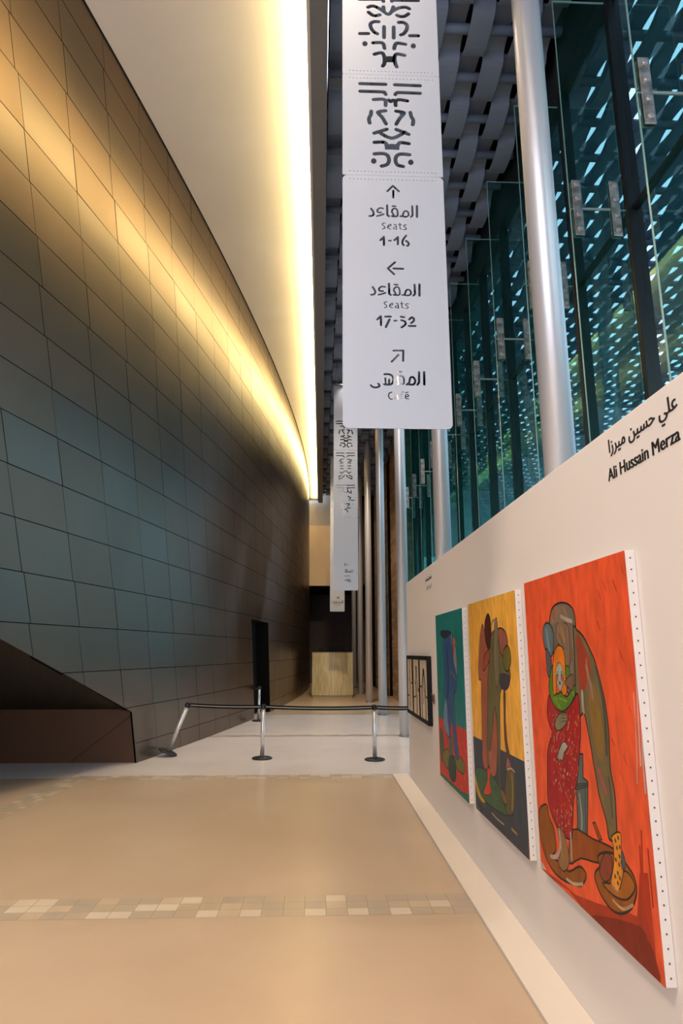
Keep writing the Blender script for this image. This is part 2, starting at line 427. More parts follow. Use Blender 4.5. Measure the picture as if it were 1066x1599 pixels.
# room behind the viewer
bw = MB(); bw.box((-12, -6.2, 0), (3.4, -6, 9.7)); bw.build('wall_back', M('grey_back_wall', (120, 110, 100), .8), kind='structure')
lw = MB(); lw.box((-12.2, -6, 0), (-12, 31.2, 9.2)); lw.box((-12, 31.0, 0), (-1.6, 31.2, 9.2)); lw.build('wall_far_left', M('brown_side_wall', (84, 70, 58), .8), kind='structure')

# ------------------------------------------------------------------ glass wall
GX, MP = 3.1, 1.352
m_pane = glass_mat('teal_glass', (128, 155, 161), .8, (225, 235, 222), .22)
m_fin = glass_mat('fin_glass', (176, 212, 210), .8, (215, 240, 240), .05, ((70, 150, 140), .10))
m_edge = M('glass_edge', (150, 196, 190), .15, spec=.8)
mys = [5.465+MP*k for k in range(-8, 11)]
mys.append(19.85)
HEAD = 8.72
TRZ = 5.95
wi = 0
for i in range(len(mys)-1):
    a, b = mys[i], mys[i+1]; wi += 1
    fr = MB()
    fr.box((GX-.05, a-.035, 0), (GX+.09, a+.035, HEAD+.98)); fr.box((GX-.05, a+.035, HEAD-.05), (GX+.12, b-.035, HEAD+.98))
    fr.box((GX-.015, a+.035, TRZ-.02), (GX+.05, b-.035, TRZ+.02))
    if i == len(mys)-2: fr.box((GX-.05, b-.035, 0), (GX+.09, b+.035, HEAD))
    wo = fr.build('window_%d' % wi, m_mull, kind='structure')
    pn = MB(); pn.quad([(GX+.02, a+.03, .02), (GX+.02, b-.03, .02), (GX+.02, b-.03, HEAD-.03), (GX+.02, a+.03, HEAD-.03)])
    pn.build('pane', m_pane, wo)
ORD = ['first', 'second', 'third', 'fourth', 'fifth', 'sixth', 'seventh', 'eighth', 'ninth', 'tenth', 'eleventh', 'twelfth', 'thirteenth']
FD = .56
fins = [m for m in mys if 3.5 < m < 19.5]
for i, y in enumerate(fins):
    t = thing('glass_fin', (GX-.06, y, 0), 'upright glass fin with steel splice plates, %s from the viewer along the glass wall' % ORD[i], 'glass fin', 'glass fins along the glass wall')
    for za, zb in ((0, TRZ-.006), (TRZ+.006, 8.5)):
        b = MB(); b.quad([(-FD, 0, za), (0, 0, za), (0, 0, zb), (-FD, 0, zb)]); p = b.build('fin_pane', m_fin, t)
        e = MB(); e.box((-FD-.004, -.010, za), (-FD, .010, zb)); e.box((-FD, -.010, zb-.004), (0, .010, zb)); e.build('polished_edge', m_edge, p)
    for xo in (-FD+.07, -.11):
        b = MB()
        b.box((xo-.045, -.026, TRZ-.31), (xo+.045, -.012, TRZ+.31)); b.box((xo-.045, .012, TRZ-.31), (xo+.045, .026, TRZ+.31))
        pt = b.build('splice_plate', m_steelplate, t, bevel=.004)
        if i < 7:
            for zz in (-.25, -.09, .09, .25):
                b = MB(); b.lathe([(.0, -.05), (.02, -.048), (.026, -.036), (.026, -.027)], (xo, 0, TRZ+zz), 12, axis='Y'); b.build('bolt', m_chrome, pt)
    b = MB(); b.box((-FD+.115, -.006, TRZ-.012), (-.155, .006, TRZ+.012)); b.build('splice_bar', m_chrome, t)

# outside: canopy, terrace and lagoon
wc = weave('canopy', 3.5, 17.0, -8, 52, .268, BS/4, 2, .062, .010, .7)
wc.build('ceiling_canopy', [m_alu, m_alu_bar], kind='structure')
og = MB(); og.quad([(3.4, -40, -.05), (9, -40, -.05), (9, 120, -.05), (3.4, 120, -.05)]); og.build('ground_terrace', M('terrace_stone', (150, 146, 138), .6), kind='structure')
ow = MB(); ow.quad([(9, -60, -.3), (160, -60, -.3), (160, 220, -.3), (9, 220, -.3)])
ow.build('ground_lagoon', M('lagoon_water', (52, 88, 90), .08, noise=(2.0, (64, 104, 104)), bump=.4), kind='structure')

# ------------------------------------------------------------------ columns
CXX, CP = 1.79, 4.45
for k in range(1, 8):
    y = 4.48+CP*(k-1)
    t = thing('steel_column', (CXX, y, 0), 'tall slender satin white steel column, %s from the viewer in the row' % ORD[k-1], 'column', 'steel columns along the glass wall')
    b = MB(); b.lathe([(.117, .03), (.117, 8.7), (.085, 9.0), (.05, 9.18)], seg=40); b.build('shaft', m_col, t)
    b = MB(); b.lathe([(.135, 0), (.135, .022), (.12, .03)], seg=32); b.build('base_collar', m_collar, t)
    b = MB(); b.lathe([(.05, 9.18), (.05, 9.2), (.11, 9.21), (.11, 9.225)], seg=24); b.build('top_disc', m_collar, t)

# ------------------------------------------------------------------ white exhibition wall
WX, WT, WY1 = 1.26, 2.60, 9.05
ex = MB(); ex.box((WX, -1.5, 0), (WX+.32, WY1, WT))
ex.build('wall_partition', m_white, kind='structure', bevel=.004)
bp = MB(); bp.box((1.05, -1.5, 0), (WX, 9.28, .025)); bp.build('baseboard_partition', M('plinth_paint', (206, 196, 183), .7, spec=.2), kind='structure', bevel=.003)

# ================================================================== PAINTINGS
PF = WX-.042
def art_mat(c, n=0):
    return M('paint_%d_%d_%d' % c, c, .5, spec=.25, noise=(9, tuple(min(255, int(v*(.86 if sum(c) > 250 else 1.18))) for v in c), (1, 2, .8)))
def rect_px(c):
    ps = [on_x(x, y, PF) for x, y in c]
    y1 = (ps[0].y+ps[2].y)/2; y0 = (ps[1].y+ps[3].y)/2; z1 = (ps[0].z+ps[1].z)/2; z0 = (ps[2].z+ps[3].z)/2
    return y0, y1, z0, z1
class Paint:
    """coloured shapes in photograph-crop coordinates, laid on the canvas plane"""
    def __init__(s, rect, ground): s.rect = rect; s.mats = [art_mat(ground)]; s.polys = [[(-rect[0], rect[2]), (-rect[1], rect[2]), (-rect[1], rect[3]), (-rect[0], rect[3])]]; s.mis = [0]
    def m(s, c):
        mt = art_mat(c)
        if mt not in s.mats: s.mats.append(mt)
        return s.mats.index(mt)
    def P(s, p, o):
        q = on_x(o[0]+p[0]*o[2], o[1]+p[1]*o[2], PF); return (-q.y, q.z)
    def clip(s, poly):
        y0, y1, z0, z1 = s.rect; e = .0005
        for f in (lambda q: q[0]+y1-e, lambda q: -y0-e-q[0], lambda q: q[1]-z0-e, lambda q: z1-e-q[1]):
            poly = clip(poly, f)
            if len(poly) < 3: return None
        return poly
    def add(s, poly, c):
        poly = s.clip(poly)
        if poly: s.polys.append(poly); s.mis.append(s.m(c))
    def shape(s, pts, o, c, line=None, lw=.006, sm=True):
        p = [s.P(q, o) for q in pts]
        if sm: p = smooth(p, 3)
        s.add(p, c)
        if line:
            for q in stroke(p+[p[0]], lw, 2): s.add(q, line)
    def line(s, pts, o, c, lw=.008, sm=True):
        p = [s.P(q, o) for q in pts]
        if sm and len(p) > 2: p = smooth(p, 3, False)
        for q in stroke(p, lw, 3): s.add(q, c)
    def spot(s, c0, o, r, c):
        q = s.P(c0, o); s.add(dot(q, r, 8), c)
def canvas(name, paint, label, staples):
    y0, y1, z0, z1 = paint.rect
    t = thing(name, (WX, (y0+y1)/2, z0), label, 'painting', None); L = t.location
    b = MB(); b.box((PF+.0005-L.x, y0-L.y, z0-L.z), (-.001, y1-L.y, z1-L.z)); b.build('stretched_canvas', m_canvas_edge, t, bevel=.003)
    b = MB(); inlay(b, paint.polys, paint.mis, lambda u, v: Vector((PF-.0008, -u, v))-L); b.build('painted_face', paint.mats, t)
    n = 33; b = MB(); b.box((-.0025, -.0015, -.003), (.0025, 0, .003)); first = b.build('staple', m_staple, t)
    for i in range(n):
        st = first if i == 0 else first.copy()
        if i: COL.objects.link(st); st.parent = t
        st.location = (PF-L.x+.02, y0-L.y, z0+.03+(z1-z0-.06)*i/(n-1)-L.z)
    return t

# red painting ------------------------------------------------------
a = (810, 840, .2502); d = (810, 1180, .262)
rp = Paint(rect_px(((822, 909), (985, 857), (840, 1352), (1027, 1530))), (236, 92, 50))
DK = (40, 32, 28)
rnd = random.Random(3)
for i in range(46):
    x, y = rnd.uniform(90, 720), rnd.uniform(120, 1500); L = rnd.uniform(25, 70)
    rp.line([(x, y), (x+L*.35, y+L)], a, rnd.choice(((206, 66, 34), (232, 92, 52), (198, 60, 30))), rnd.uniform(.004, .012), False)
rp.shape([(115, 655), (240, 745), (340, 830), (470, 880), (640, 930), (705, 960), (720, 700), (770, 700), (830, 1330), (640, 1165), (550, 1100), (420, 965), (300, 805), (115, 680)], d, (150, 48, 24), sm=False)
rp.shape([(420, 960), (520, 960), (640, 990), (760, 1060), (850, 1400), (640, 1200), (540, 1090)], d, (112, 34, 18))
for p, q in (((730, 450), (740, 780)), ((720, 540), (735, 800)), ((770, 560), (800, 900)), ((750, 850), (770, 1100))): rp.line([p, q], d, (150, 42, 22), .012)
rp.line([(730, 800), (738, 980), (748, 1180), (760, 1420)], a, (205, 176, 164), .010); rp.line([(716, 965), (735, 1300), (738, 1530)], a, (208, 160, 146), .008); rp.line([(765, 1120), (775, 1400), (790, 1590)], a, (190, 170, 165), .012)
rp.shape([(112, 600), (120, 605), (165, 680), (140, 675), (112, 655)], d, (196, 186, 176), sm=False); rp.shape([(545, 1095), (560, 1105), (640, 1165), (620, 1172)], d, (186, 168, 158), sm=False)
# stool leg and cane
rp.shape([(350, -10), (382, -10), (383, 130), (412, 156), (408, 560), (395, 560), (380, 520), (360, 532), (325, 520), (345, 470), (350, 400), (345, 230), (330, 215), (335, 180), (350, 120)], d, (92, 104, 98), DK, .008, False)
rp.line([(360, 230), (375, 360), (372, 480)], d, (150, 156, 146), .014); rp.line([(395, 170), (398, 350), (402, 540)], d, (56, 66, 64), .01)
for k in range(3): rp.line([(335, 172+k*16), (408, 165+k*10)], d, (48, 52, 50), .006)
# shoes
SH = (146, 82, 28)
rp.shape([(120, 330), (165, 290), (182, 370), (210, 440), (222, 560), (200, 600), (262, 650), (300, 690), (360, 660), (395, 690), (400, 730), (372, 775), (320, 765), (255, 735), (200, 680), (160, 600), (130, 490)], d, SH, DK, .010)
rp.shape([(320, 440), (440, 495), (540, 540), (605, 590), (560, 605), (480, 640), (370, 612), (300, 640)], d, (128, 66, 24), DK, .008)
rp.shape([(470, 600), (520, 575), (600, 600), (650, 660), (690, 730), (702, 820), (672, 910), (610, 942), (550, 915), (490, 830), (455, 740), (458, 690), (482, 660)], d, (132, 74, 26), DK, .010)
rp.shape([(500, 760), (560, 830), (640, 860), (690, 800), (680, 740), (640, 690), (600, 700), (560, 760)], d, (172, 98, 30), DK, .008)
rp.shape([(505, 590), (545, 590), (560, 660), (540, 740), (505, 745), (480, 690)], d, (118, 56, 40), DK, .006)
rp.line([(560, 860), (620, 915), (680, 890)], d, (188, 150, 110), .012); rp.line([(285, 735), (330, 765), (380, 765)], d, (190, 172, 140), .014)
rp.shape([(440, 400), (456, 398), (496, 500), (478, 506)], d, (140, 62, 26), DK, .006, False)
# bent giant figure
rp.shape([(190, 520), (205, 445), (240, 410), (290, 406), (332, 436), (350, 490), (356, 570), (366, 800), (370, 960), (330, 1000), (280, 900), (250, 700), (215, 720), (205, 640), (188, 570)], a, (122, 106, 86), DK, .010)
rp.shape([(240, 530), (300, 540), (315, 640), (318, 780), (290, 800), (270, 690), (235, 640)], a, (142, 112, 82), DK, .005)
rp.shape([(205, 470), (240, 425), (290, 440), (300, 520), (235, 528), (200, 540)], a, (140, 116, 92))
rp.line([(225, 440), (215, 500)], a, (176, 84, 54), .02); rp.line([(262, 490), (300, 510), (330, 520)], a, (176, 158, 146), .02)
for p, q, c in (((262, 560), (285, 640), (176, 120, 70)), ((290, 560), (300, 700), (110, 104, 96)), ((330, 560), (345, 760), (146, 104, 92)), ((250, 600), (285, 690), (90, 84, 76)), ((330, 780), (335, 900), (150, 130, 112)), ((345, 640), (352, 860), (96, 84, 74))): rp.line([p, q], a, c, .014)
LG = (100, 88, 58)
rp.shape([(340, 560), (362, 575), (400, 612), (440, 690), (475, 770), (510, 900), (540, 1040), (560, 1200), (566, 1350), (576, 1470), (598, 1590), (606, 1720), (610, 1868), (564, 1880), (545, 1760), (500, 1600), (480, 1480), (440, 1250), (415, 1120), (402, 1092), (380, 1112), (358, 1060), (350, 800)], a, LG, DK, .010)
rp.shape([(362, 600), (400, 660), (440, 760), (445, 860), (410, 950), (380, 940), (366, 760)], a, (140, 56, 38))
rp.shape([(430, 890), (480, 950), (512, 1100), (530, 1260), (520, 1390), (490, 1350), (450, 1150)], a, (140, 108, 50))
rp.line([(480, 800), (515, 960), (540, 1150), (548, 1350)], a, (66, 66, 56), .022)
rp.line([(420, 800), (450, 930), (460, 1000)], a, (150, 118, 112), .022); rp.line([(395, 960), (400, 1060), (405, 1085)], a, (172, 160, 144), .022)
rp.line([(500, 1450), (520, 1520), (545, 1590)], a, (168, 82, 84), .026); rp.line([(420, 760), (432, 880)], a, (176, 132, 54), .012)
rp.line([(560, 1500), (575, 1600), (585, 1740)], a, (74, 70, 62), .018)
rp.shape([(150, 590), (160, 542), (182, 530), (206, 560), (218, 620), (215, 700), (200, 742), (178, 728), (158, 670)], a, (98, 116, 120), DK, .009)
rp.line([(170, 570), (180, 640), (190, 700)], a, (138, 150, 150), .02)
rp.shape([(168, 690), (200, 745), (205, 800), (190, 870), (176, 830)], a, (92, 92, 98), DK, .007)
# woman: dress, scarf, hair, face, hands
rp.shape([(190, 980), (230, 1060), (280, 1080), (330, 1030), (362, 972), (376, 1010), (386, 1200), (380, 1310), (366, 1500), (342, 1640), (334, 1850), (318, 1878), (290, 1868), (245, 1820), (200, 1710), (180, 1620), (178, 1500), (178, 1360), (186, 1300), (206, 1220), (190, 1160), (177, 1090)], a, (142, 28, 32), DK, .009)
for i in range(240):
    x = rnd.uniform(195, 372); y = rnd.uniform(1070, 1840)
    if y > 1650: x = rnd.uniform(200+(y-1650)*.25, 330)
    rp.line([(x, y), (x+rnd.uniform(-5, 5), y+rnd.uniform(6, 18))], a, rnd.choice(((190, 120, 50), (176, 150, 110), (170, 60, 44), (110, 20, 26), (196, 170, 130))), rnd.uniform(.004, .008), False)
rp.shape([(230, 430), (255, 440), (285, 520), (300, 640), (270, 690), (235, 640), (250, 560)], d, (150, 112, 70), DK, .006)
rp.line([(240, 450), (248, 540), (225, 600), (190, 600)], d, (170, 164, 150), .02); rp.line([(308, 460), (312, 540), (315, 620)], d, (176, 170, 160), .016)
GR = (74, 110, 32)
rp.shape([(215, 790), (195, 850), (187, 930), (200, 1000), (230, 1060), (275, 1082), (322, 1040), (352, 970), (352, 920), (330, 940), (300, 992), (265, 962), (235, 972), (212, 900)], a, GR, DK, .008)
rp.shape([(292, 800), (316, 822), (312, 920), (294, 932)], a, GR, DK, .005)
for q in (((210, 960), (240, 1010)), ((250, 1000), (300, 1020)), ((330, 950), (345, 985)), ((220, 1000), (255, 1055))): rp.line(q, a, (146, 156, 44), .008)
rp.shape([(245, 670), (275, 690), (288, 760), (291, 860), (300, 960), (282, 986), (263, 940), (263, 850), (250, 780), (233, 830), (234, 960), (219, 980), (212, 900), (214, 780), (222, 710)], a, (226, 124, 32), DK, .007)
rp.shape([(235, 800), (255, 778), (273, 820), (279, 890), (264, 945), (255, 956), (240, 920), (229, 860)], a, (160, 172, 152), DK, .004)
for q in ((238, 874), (269, 874)): rp.spot(q, a, .017, (176, 84, 66))
for q in ((241, 856), (267, 854)): rp.spot(q, a, .009, (60, 60, 50))
rp.spot((256, 906), a, .011, (80, 28, 26)); rp.line([(235, 838), (245, 836)], a, (90, 60, 40), .004); rp.line([(260, 836), (272, 836)], a, (90, 60, 40), .004)
rp.shape([(228, 1140), (250, 1100), (285, 1090), (302, 1110), (300, 1150), (270, 1190), (240, 1202), (226, 1170)], a, (136, 128, 94), DK, .006)
for k in range(3): rp.line([(268, 1105+k*20), (298, 1104+k*20)], a, (76, 66, 48), .005)
rp.shape([(285, 1270), (310, 1300), (282, 1340), (272, 1395), (262, 1380), (256, 1398), (248, 1378), (238, 1388), (248, 1330), (268, 1280)], a, (164, 160, 142), DK, .005, False)
rp.shape([(285, 900), (330, 850), (345, 880), (335, 950), (312, 935)], a, (128, 96, 80), DK, .005)
# spotted sock
rp.shape([(554, 480), (604, 458), (612, 560), (624, 680), (602, 790), (586, 812), (570, 790), (550, 750), (566, 640), (564, 540)], d, (228, 146, 38), DK, .006)
for q in ((575, 505), (592, 490), (585, 550), (602, 545), (600, 600), (578, 620), (598, 650), (612, 640), (590, 700), (575, 720), (603, 730), (590, 760)): rp.spot(q, d, .009, (70, 66, 56))
rp.shape([(612, 562), (634, 622), (632, 672), (613, 668)], d, (70, 72, 78), DK, .004)
rp.shape([(548, 752), (580, 802), (602, 800), (590, 818), (560, 790)], d, (134, 130, 122))
canvas('painting', rp, 'large orange-red painting of a girl in a red dress beside a bent long-legged figure', True)

# yellow painting ---------------------------------------------------
b0 = (720, 900, .2817)
yp = Paint(rect_px(((733, 945), (810, 917), (740, 1258), (820, 1338))), (246, 182, 72))
for i in range(24):
    x, y = rnd.uniform(50, 320), rnd.uniform(120, 950); yp.line([(x, y), (x+8, y+rnd.uniform(20, 60))], b0, rnd.choice(((196, 134, 36), (214, 154, 56))), rnd.uniform(.006, .014), False)
yp.shape([(40, 872), (150, 925), (360, 1032), (380, 1620), (60, 1300)], b0, (50, 58, 68), sm=False)
yp.shape([(205, 290), (236, 296), (255, 340), (256, 400), (236, 450), (215, 440), (204, 350)], b0, (156, 92, 72), DK, .010)
yp.shape([(118, 265), (105, 330), (96, 480), (98, 570), (110, 580), (112, 700), (117, 900), (118, 1020), (135, 1072), (158, 1060), (180, 1112), (196, 1080), (202, 900), (186, 720), (160, 650), (150, 400), (132, 320)], b0, (168, 94, 66), DK, .010)
yp.line([(125, 600), (135, 800), (140, 1030)], b0, (134, 66, 48), .016)
yp.shape([(145, 208), (160, 230), (167, 320), (158, 402), (145, 396), (132, 340), (130, 260)], b0, (66, 26, 22), DK, .008)
yp.shape([(150, 410), (162, 440), (142, 500), (120, 522), (124, 450)], b0, (158, 74, 54), DK, .008)
OV = (92, 86, 54)
yp.shape([(165, 330), (185, 300), (202, 312), (217, 420), (270, 520), (266, 600), (246, 630), (217, 642), (216, 900), (217, 1180), (228, 1240), (212, 1200), (201, 900), (188, 720), (168, 900), (152, 1062), (144, 900), (147, 650), (148, 560), (160, 420)], b0, OV, DK, .010)
yp.shape([(185, 250), (202, 262), (206, 560), (190, 602), (180, 420)], b0, (126, 116, 82), DK, .006)
for k in (168, 176, 196): yp.line([(k, 350), (k, 480), (k-2, 600)], b0, (64, 62, 42), .007)
yp.line([(168, 268), (178, 243), (190, 252), (190, 292)], b0, (140, 122, 92), .018)
yp.shape([(255, 383), (270, 410), (276, 470), (262, 522), (244, 520), (232, 470), (235, 410)], b0, (114, 106, 46), DK, .010)
yp.shape([(215, 540), (267, 550), (264, 615), (240, 632), (216, 610)], b0, (54, 50, 58))
yp.shape([(234, 640), (246, 650), (246, 800), (256, 920), (270, 1000), (256, 1000), (240, 900), (236, 760)], b0, (84, 58, 42), DK, .007)
yp.shape([(255, 1000), (270, 1030), (273, 1072), (250, 1070)], b0, (160, 98, 78), DK, .006)
yp.shape([(85, 1060), (150, 1080), (200, 1150), (232, 1250), (262, 1322), (220, 1312), (140, 1252), (100, 1192), (78, 1120)], b0, (54, 84, 58), DK, .008)
for i in range(14):
    x, y = rnd.uniform(100, 220), rnd.uniform(1120, 1280); yp.line([(x, y), (x+14, y+12)], b0, rnd.choice(((38, 60, 44), (84, 112, 74))), .010, False)
yp.shape([(75, 1090), (90, 1150), (110, 1210), (136, 1252), (115, 1252), (85, 1192)], b0, (196, 156, 46), DK, .006)
yp.shape([(145, 1062), (166, 1080), (156, 1130), (166, 1200), (140, 1212), (124, 1196), (146, 1130)], b0, (214, 70, 46), DK, .006)
yp.shape([(150, 980), (185, 980), (185, 1100), (165, 1090)], b0, (170, 100, 80))
yp.shape([(250, 1080), (292, 1080), (298, 1180), (291, 1312), (250, 1302)], b0, (84, 74, 50), DK, .008)
yp.line([(280, 1095), (285, 1190), (282, 1290)], b0, (156, 132, 66), .02); yp.line([(255, 1072), (275, 1064), (296, 1084)], b0, (196, 176, 140), .010)
yp.shape([(215, 1180), (240, 1200), (255, 1260), (235, 1250)], b0, (110, 80, 52), DK, .005)
yp.line([(170, 1312), (200, 1345), (236, 1376)], b0, (176, 156, 110), .010); yp.line([(280, 1400), (310, 1430)], b0, (160, 128, 60), .016); yp.line([(70, 1258), (100, 1290)], b0, (140, 130, 60), .010); yp.line([(220, 1430), (245, 1465)], b0, (150, 120, 60), .014)
canvas('painting', yp, 'yellow painting of two tall standing figures over a dark navy floor', True)

# teal painting -----------------------------------------------------
c1 = (620, 900, .2252)
tp = Paint(rect_px(((682, 963), (723, 946), (685, 1210), (730, 1250))), (24, 124, 120))
tp.shape([(270, 968), (340, 1000), (500, 1075), (510, 1540), (430, 1480), (280, 1345)], c1, (206, 58, 40), sm=False)
for i in range(20):
    x, y = rnd.uniform(290, 470), rnd.uniform(1080, 1450); tp.line([(x, y), (x+12, y+20)], c1, rnd.choice(((176, 40, 30), (226, 84, 62))), .014, False)
tp.shape([(280, 1340), (380, 1430), (440, 1485), (500, 1515), (500, 1575), (280, 1375)], c1, (30, 92, 74), sm=False)
tp.shape([(300, 1060), (320, 1100), (326, 1262), (310, 1272), (299, 1180)], c1, (62, 82, 58), DK, .012)
tp.shape([(318, 1220), (355, 1200), (372, 1300), (350, 1332), (322, 1290)], c1, (126, 116, 44), DK, .010)
tp.shape([(410, 1240), (465, 1290), (462, 1370), (420, 1340), (400, 1290)], c1, (116, 110, 46), DK, .010)
BL = (44, 74, 114)
tp.shape([(385, 430), (402, 440), (404, 520), (390, 610)], c1, (196, 114, 44), DK, .008)
tp.shape([(398, 470), (412, 560), (414, 690), (388, 662), (390, 590)], c1, (136, 146, 146), DK, .008)
tp.shape([(330, 395), (365, 385), (386, 430), (386, 560), (412, 700), (408, 800), (396, 830), (406, 1050), (414, 1110), (428, 1250), (410, 1262), (390, 1150), (376, 900), (370, 1080), (360, 1122), (336, 1070), (322, 1020), (332, 900), (326, 600), (318, 500)], c1, BL, DK, .010)
tp.shape([(333, 850), (322, 1020), (360, 1112), (350, 1000), (345, 900)], c1, (116, 146, 170))
tp.line([(375, 410), (380, 470)], c1, (120, 150, 180), .03); tp.line([(345, 500), (355, 700), (350, 850)], c1, (30, 46, 84), .04)
tp.shape([(303, 380), (340, 376), (366, 380), (368, 400), (332, 428), (305, 412)], c1, (28, 38, 54), DK, .008)
tp.line([(370, 660), (395, 690), (408, 720)], c1, (96, 108, 104), .025)
tp.shape([(360, 1120), (380, 1120), (385, 1260), (365, 1260)], c1, (70, 84, 74), DK, .008)
tp.shape([(360, 1258), (400, 1258), (408, 1400), (386, 1422), (360, 1372)], c1, (32, 58, 52), DK, .010)
tp.line([(294, 730), (294, 780)], c1, (16, 40, 60), .02)
canvas('painting', tp, 'teal painting of a slim blue standing figure over a red floor', True)

# framed triptych -----------------------------------------------------
e1 = (630, 1010, .0876)
FXf = WX-.05
ps = [on_x(*q, FXf) for q in ((635, 1024), (667, 1024), (635, 1111), (668, 1134))]
fy1, fy0, fz1, fz0 = (ps[0].y+ps[2].y)/2, (ps[1].y+ps[3].y)/2, (ps[0].z+ps[1].z)/2, (ps[2].z+ps[3].z)/2
t = thing('framed_print', (WX, (fy0+fy1)/2, fz0), 'black framed triptych of ink figures at the far end of the white wall', 'framed picture'); L = t.location
def loc(p): return Vector(p)-L
b = MB(); PB = 0
def lb(mb, a, b_, mi=0): mb.box(loc(a), loc(b_), mi)
wdt = fy1-fy0; bar = .045
lb(b, (FXf, fy0, fz0), (WX-.002, fy0+bar, fz1)); lb(b, (FXf, fy1-bar, fz0), (WX-.002, fy1, fz1))
lb(b, (FXf, fy0+bar, fz0), (WX-.002, fy1-bar, fz0+bar)); lb(b, (FXf, fy0+bar, fz1-bar), (WX-.002, fy1-bar, fz1))
cuts = [fy0+wdt*.36, fy0+wdt*.68]
for c in cuts: lb(b, (FXf, c-.03, fz0+bar), (WX-.002, c+.03, fz1-bar))
b.build('frame', m_blackpaint, t, bevel=.004)
edges = [fy0+bar, cuts[0]-.03, cuts[0]+.03, cuts[1]-.03, cuts[1]+.03, fy1-bar]
m_paper = art_mat((226, 208, 180)); m_ink = art_mat((44, 34, 26)); m_wash = art_mat((150, 112, 76))
for k in range(3):
    y0, y1 = edges[2*k], edges[2*k+1]; z0, z1 = fz0+bar, fz1-bar; wq, hq = y1-y0, z1-z0
    X = WX-.042
    polys = [[(-y0, z0), (-y1, z0), (-y1, z1), (-y0, z1)]]; mis = [0]
    def F(u, v): return (-(y1-u*wq), z1-v*hq)
    def ln(pts, wd, mi):
        for q in stroke(smooth([F(*p) for p in pts], 3, False) if len(pts) > 2 else [F(*p) for p in pts], wd, 3):
            q2 = q
            for f in (lambda r: r[0]+y1-.001, lambda r: -y0-.001-r[0], lambda r: r[1]-z0-.001, lambda r: z1-.001-r[1]): q2 = clip(q2, f) if len(q2) > 2 else q2
            if len(q2) > 2: polys.append(q2); mis.append(mi)
    if k == 0:
        polys.append([F(.5+.13*math.cos(x), .21+.07*math.sin(x)) for x in [2*PI*i/12 for i in range(12)]]); mis.append(1)
        ln([(.42, .25), (.3, .4), (.25, .55), (.2, .8), (.22, .98)], .05, 1); ln([(.56, .25), (.66, .4), (.68, .6), (.72, .8), (.7, .98)], .05, 1)
        ln([(.5, .3), (.45, .45), (.5, .6), (.42, .75)], .025, 1); ln([(.02, .47), (.2, .47), (.3, .5)], .02, 1); ln([(.98, .62), (.8, .62), (.68, .58)], .02, 1); ln([(.5, .3), (.55, .45), (.6, .55)], .02, 2)
    elif k == 1:
        polys.append([F(.5+.13*math.cos(x), .17+.06*math.sin(x)) for x in [2*PI*i/12 for i in range(12)]]); mis.append(1)
        ln([(.48, .2), (.4, .35), (.42, .5), (.45, .65)], .07, 2); ln([(.6, .2), (.62, .38), (.8, .55), (.95, .53)], .04, 1); ln([(.55, .7), (.55, .85), (.55, .95)], .09, 2); ln([(.05, .7), (.3, .69), (.42, .65)], .02, 1); ln([(.3, .45), (.4, .42), (.6, .6)], .025, 1)
    else:
        ln([(.4, .02), (.42, .2), (.4, .4)], .06, 2); ln([(.8, .0), (.82, .2), (.85, .4)], .05, 2); ln([(.4, .3), (.5, .5), (.45, .7), (.4, .95)], .05, 2); ln([(.3, .2), (.3, .5), (.5, .9)], .02, 1); ln([(.02, .72), (.3, .72)], .02, 1); ln([(.6, .46), (.98, .46)], .02, 1)
    b = MB(); inlay(b, polys, mis, lambda u, v: loc((X, -u, v)))
    n = len(b.v); lb(b, (X+.001, y0-.005, z0-.005), (WX-.004, y1+.005, z1+.005), 0)
    b.build('ink_drawing', [m_paper, m_ink, m_wash], t)

# small caption plaque, wall lettering
p = on_x(677, 1091, WX)
t = thing('caption_plaque', p, 'tiny dark caption plaque on the white wall between the framed triptych and the teal painting', 'label')
b = MB(); b.box((-.008, -.10, -.05), (-.0005, .10, .05)); b.build('plate', M('plaque_plate', (150, 130, 108), .5), t, bevel=.002)
b = MB(); b.box((-.0095, -.07, -.03), (-.008, .07, .03)); b.build('printed_face', M('plaque_print', (92, 78, 62), .5), t)
def text_mesh(body, off):
    c = bpy.data.curves.new('lettering', 'FONT'); c.body = body; c.extrude = .0008; c.offset = off; c.resolution_u = 4
    tmp = bpy.data.objects.new('tmp', c); COL.objects.link(tmp); bpy.context.view_layer.update()
    me = bpy.data.meshes.new_from_object(tmp.evaluated_get(bpy.context.evaluated_depsgraph_get()))
    bpy.data.objects.remove(tmp); return me
def wall_text(body, px0, px1, label, off=.0):
    full = text_mesh(body, off); xs = [v.co.x for v in full.vertices]; x0, x1 = min(xs), max(xs)
    A = on_x(*px0, WX); B = on_x(*px1, WX); base = A.z; sc = (A.y-B.y)/(x1-x0)
    t = thing('wall_lettering', (WX, A.y, base), label, 'lettering')
    words = body.split(' '); pos = 0.0
    for k, wd in enumerate(words):
        pre = ' '.join(words[:k+1]); m1 = text_mesh(pre, off) if k else full
        me = text_mesh(wd, off)
        ex = max(v.co.x for v in text_mesh(pre, off).vertices)-max(v.co.x for v in me.vertices)
        for v in me.vertices: v.co = Vector((-.001+v.co.z, -(v.co.x+ex-x0)*sc, v.co.y*sc))
        me2 = bpy.data.meshes.new('word'); vv = [tuple(v.co) for v in me.vertices]; ff = [tuple(reversed(q.vertices)) for q in me.polygons]; n = len(vv)
        me2.from_pydata(vv+[(x-.0003, y-.0045, z_) for x, y, z_ in vv], [], ff+[tuple(n+i for i in q) for q in ff]); me = me2
        me.materials.append(m_letter)
        o = bpy.data.objects.new('word', me); COL.objects.link(o); o.parent = t
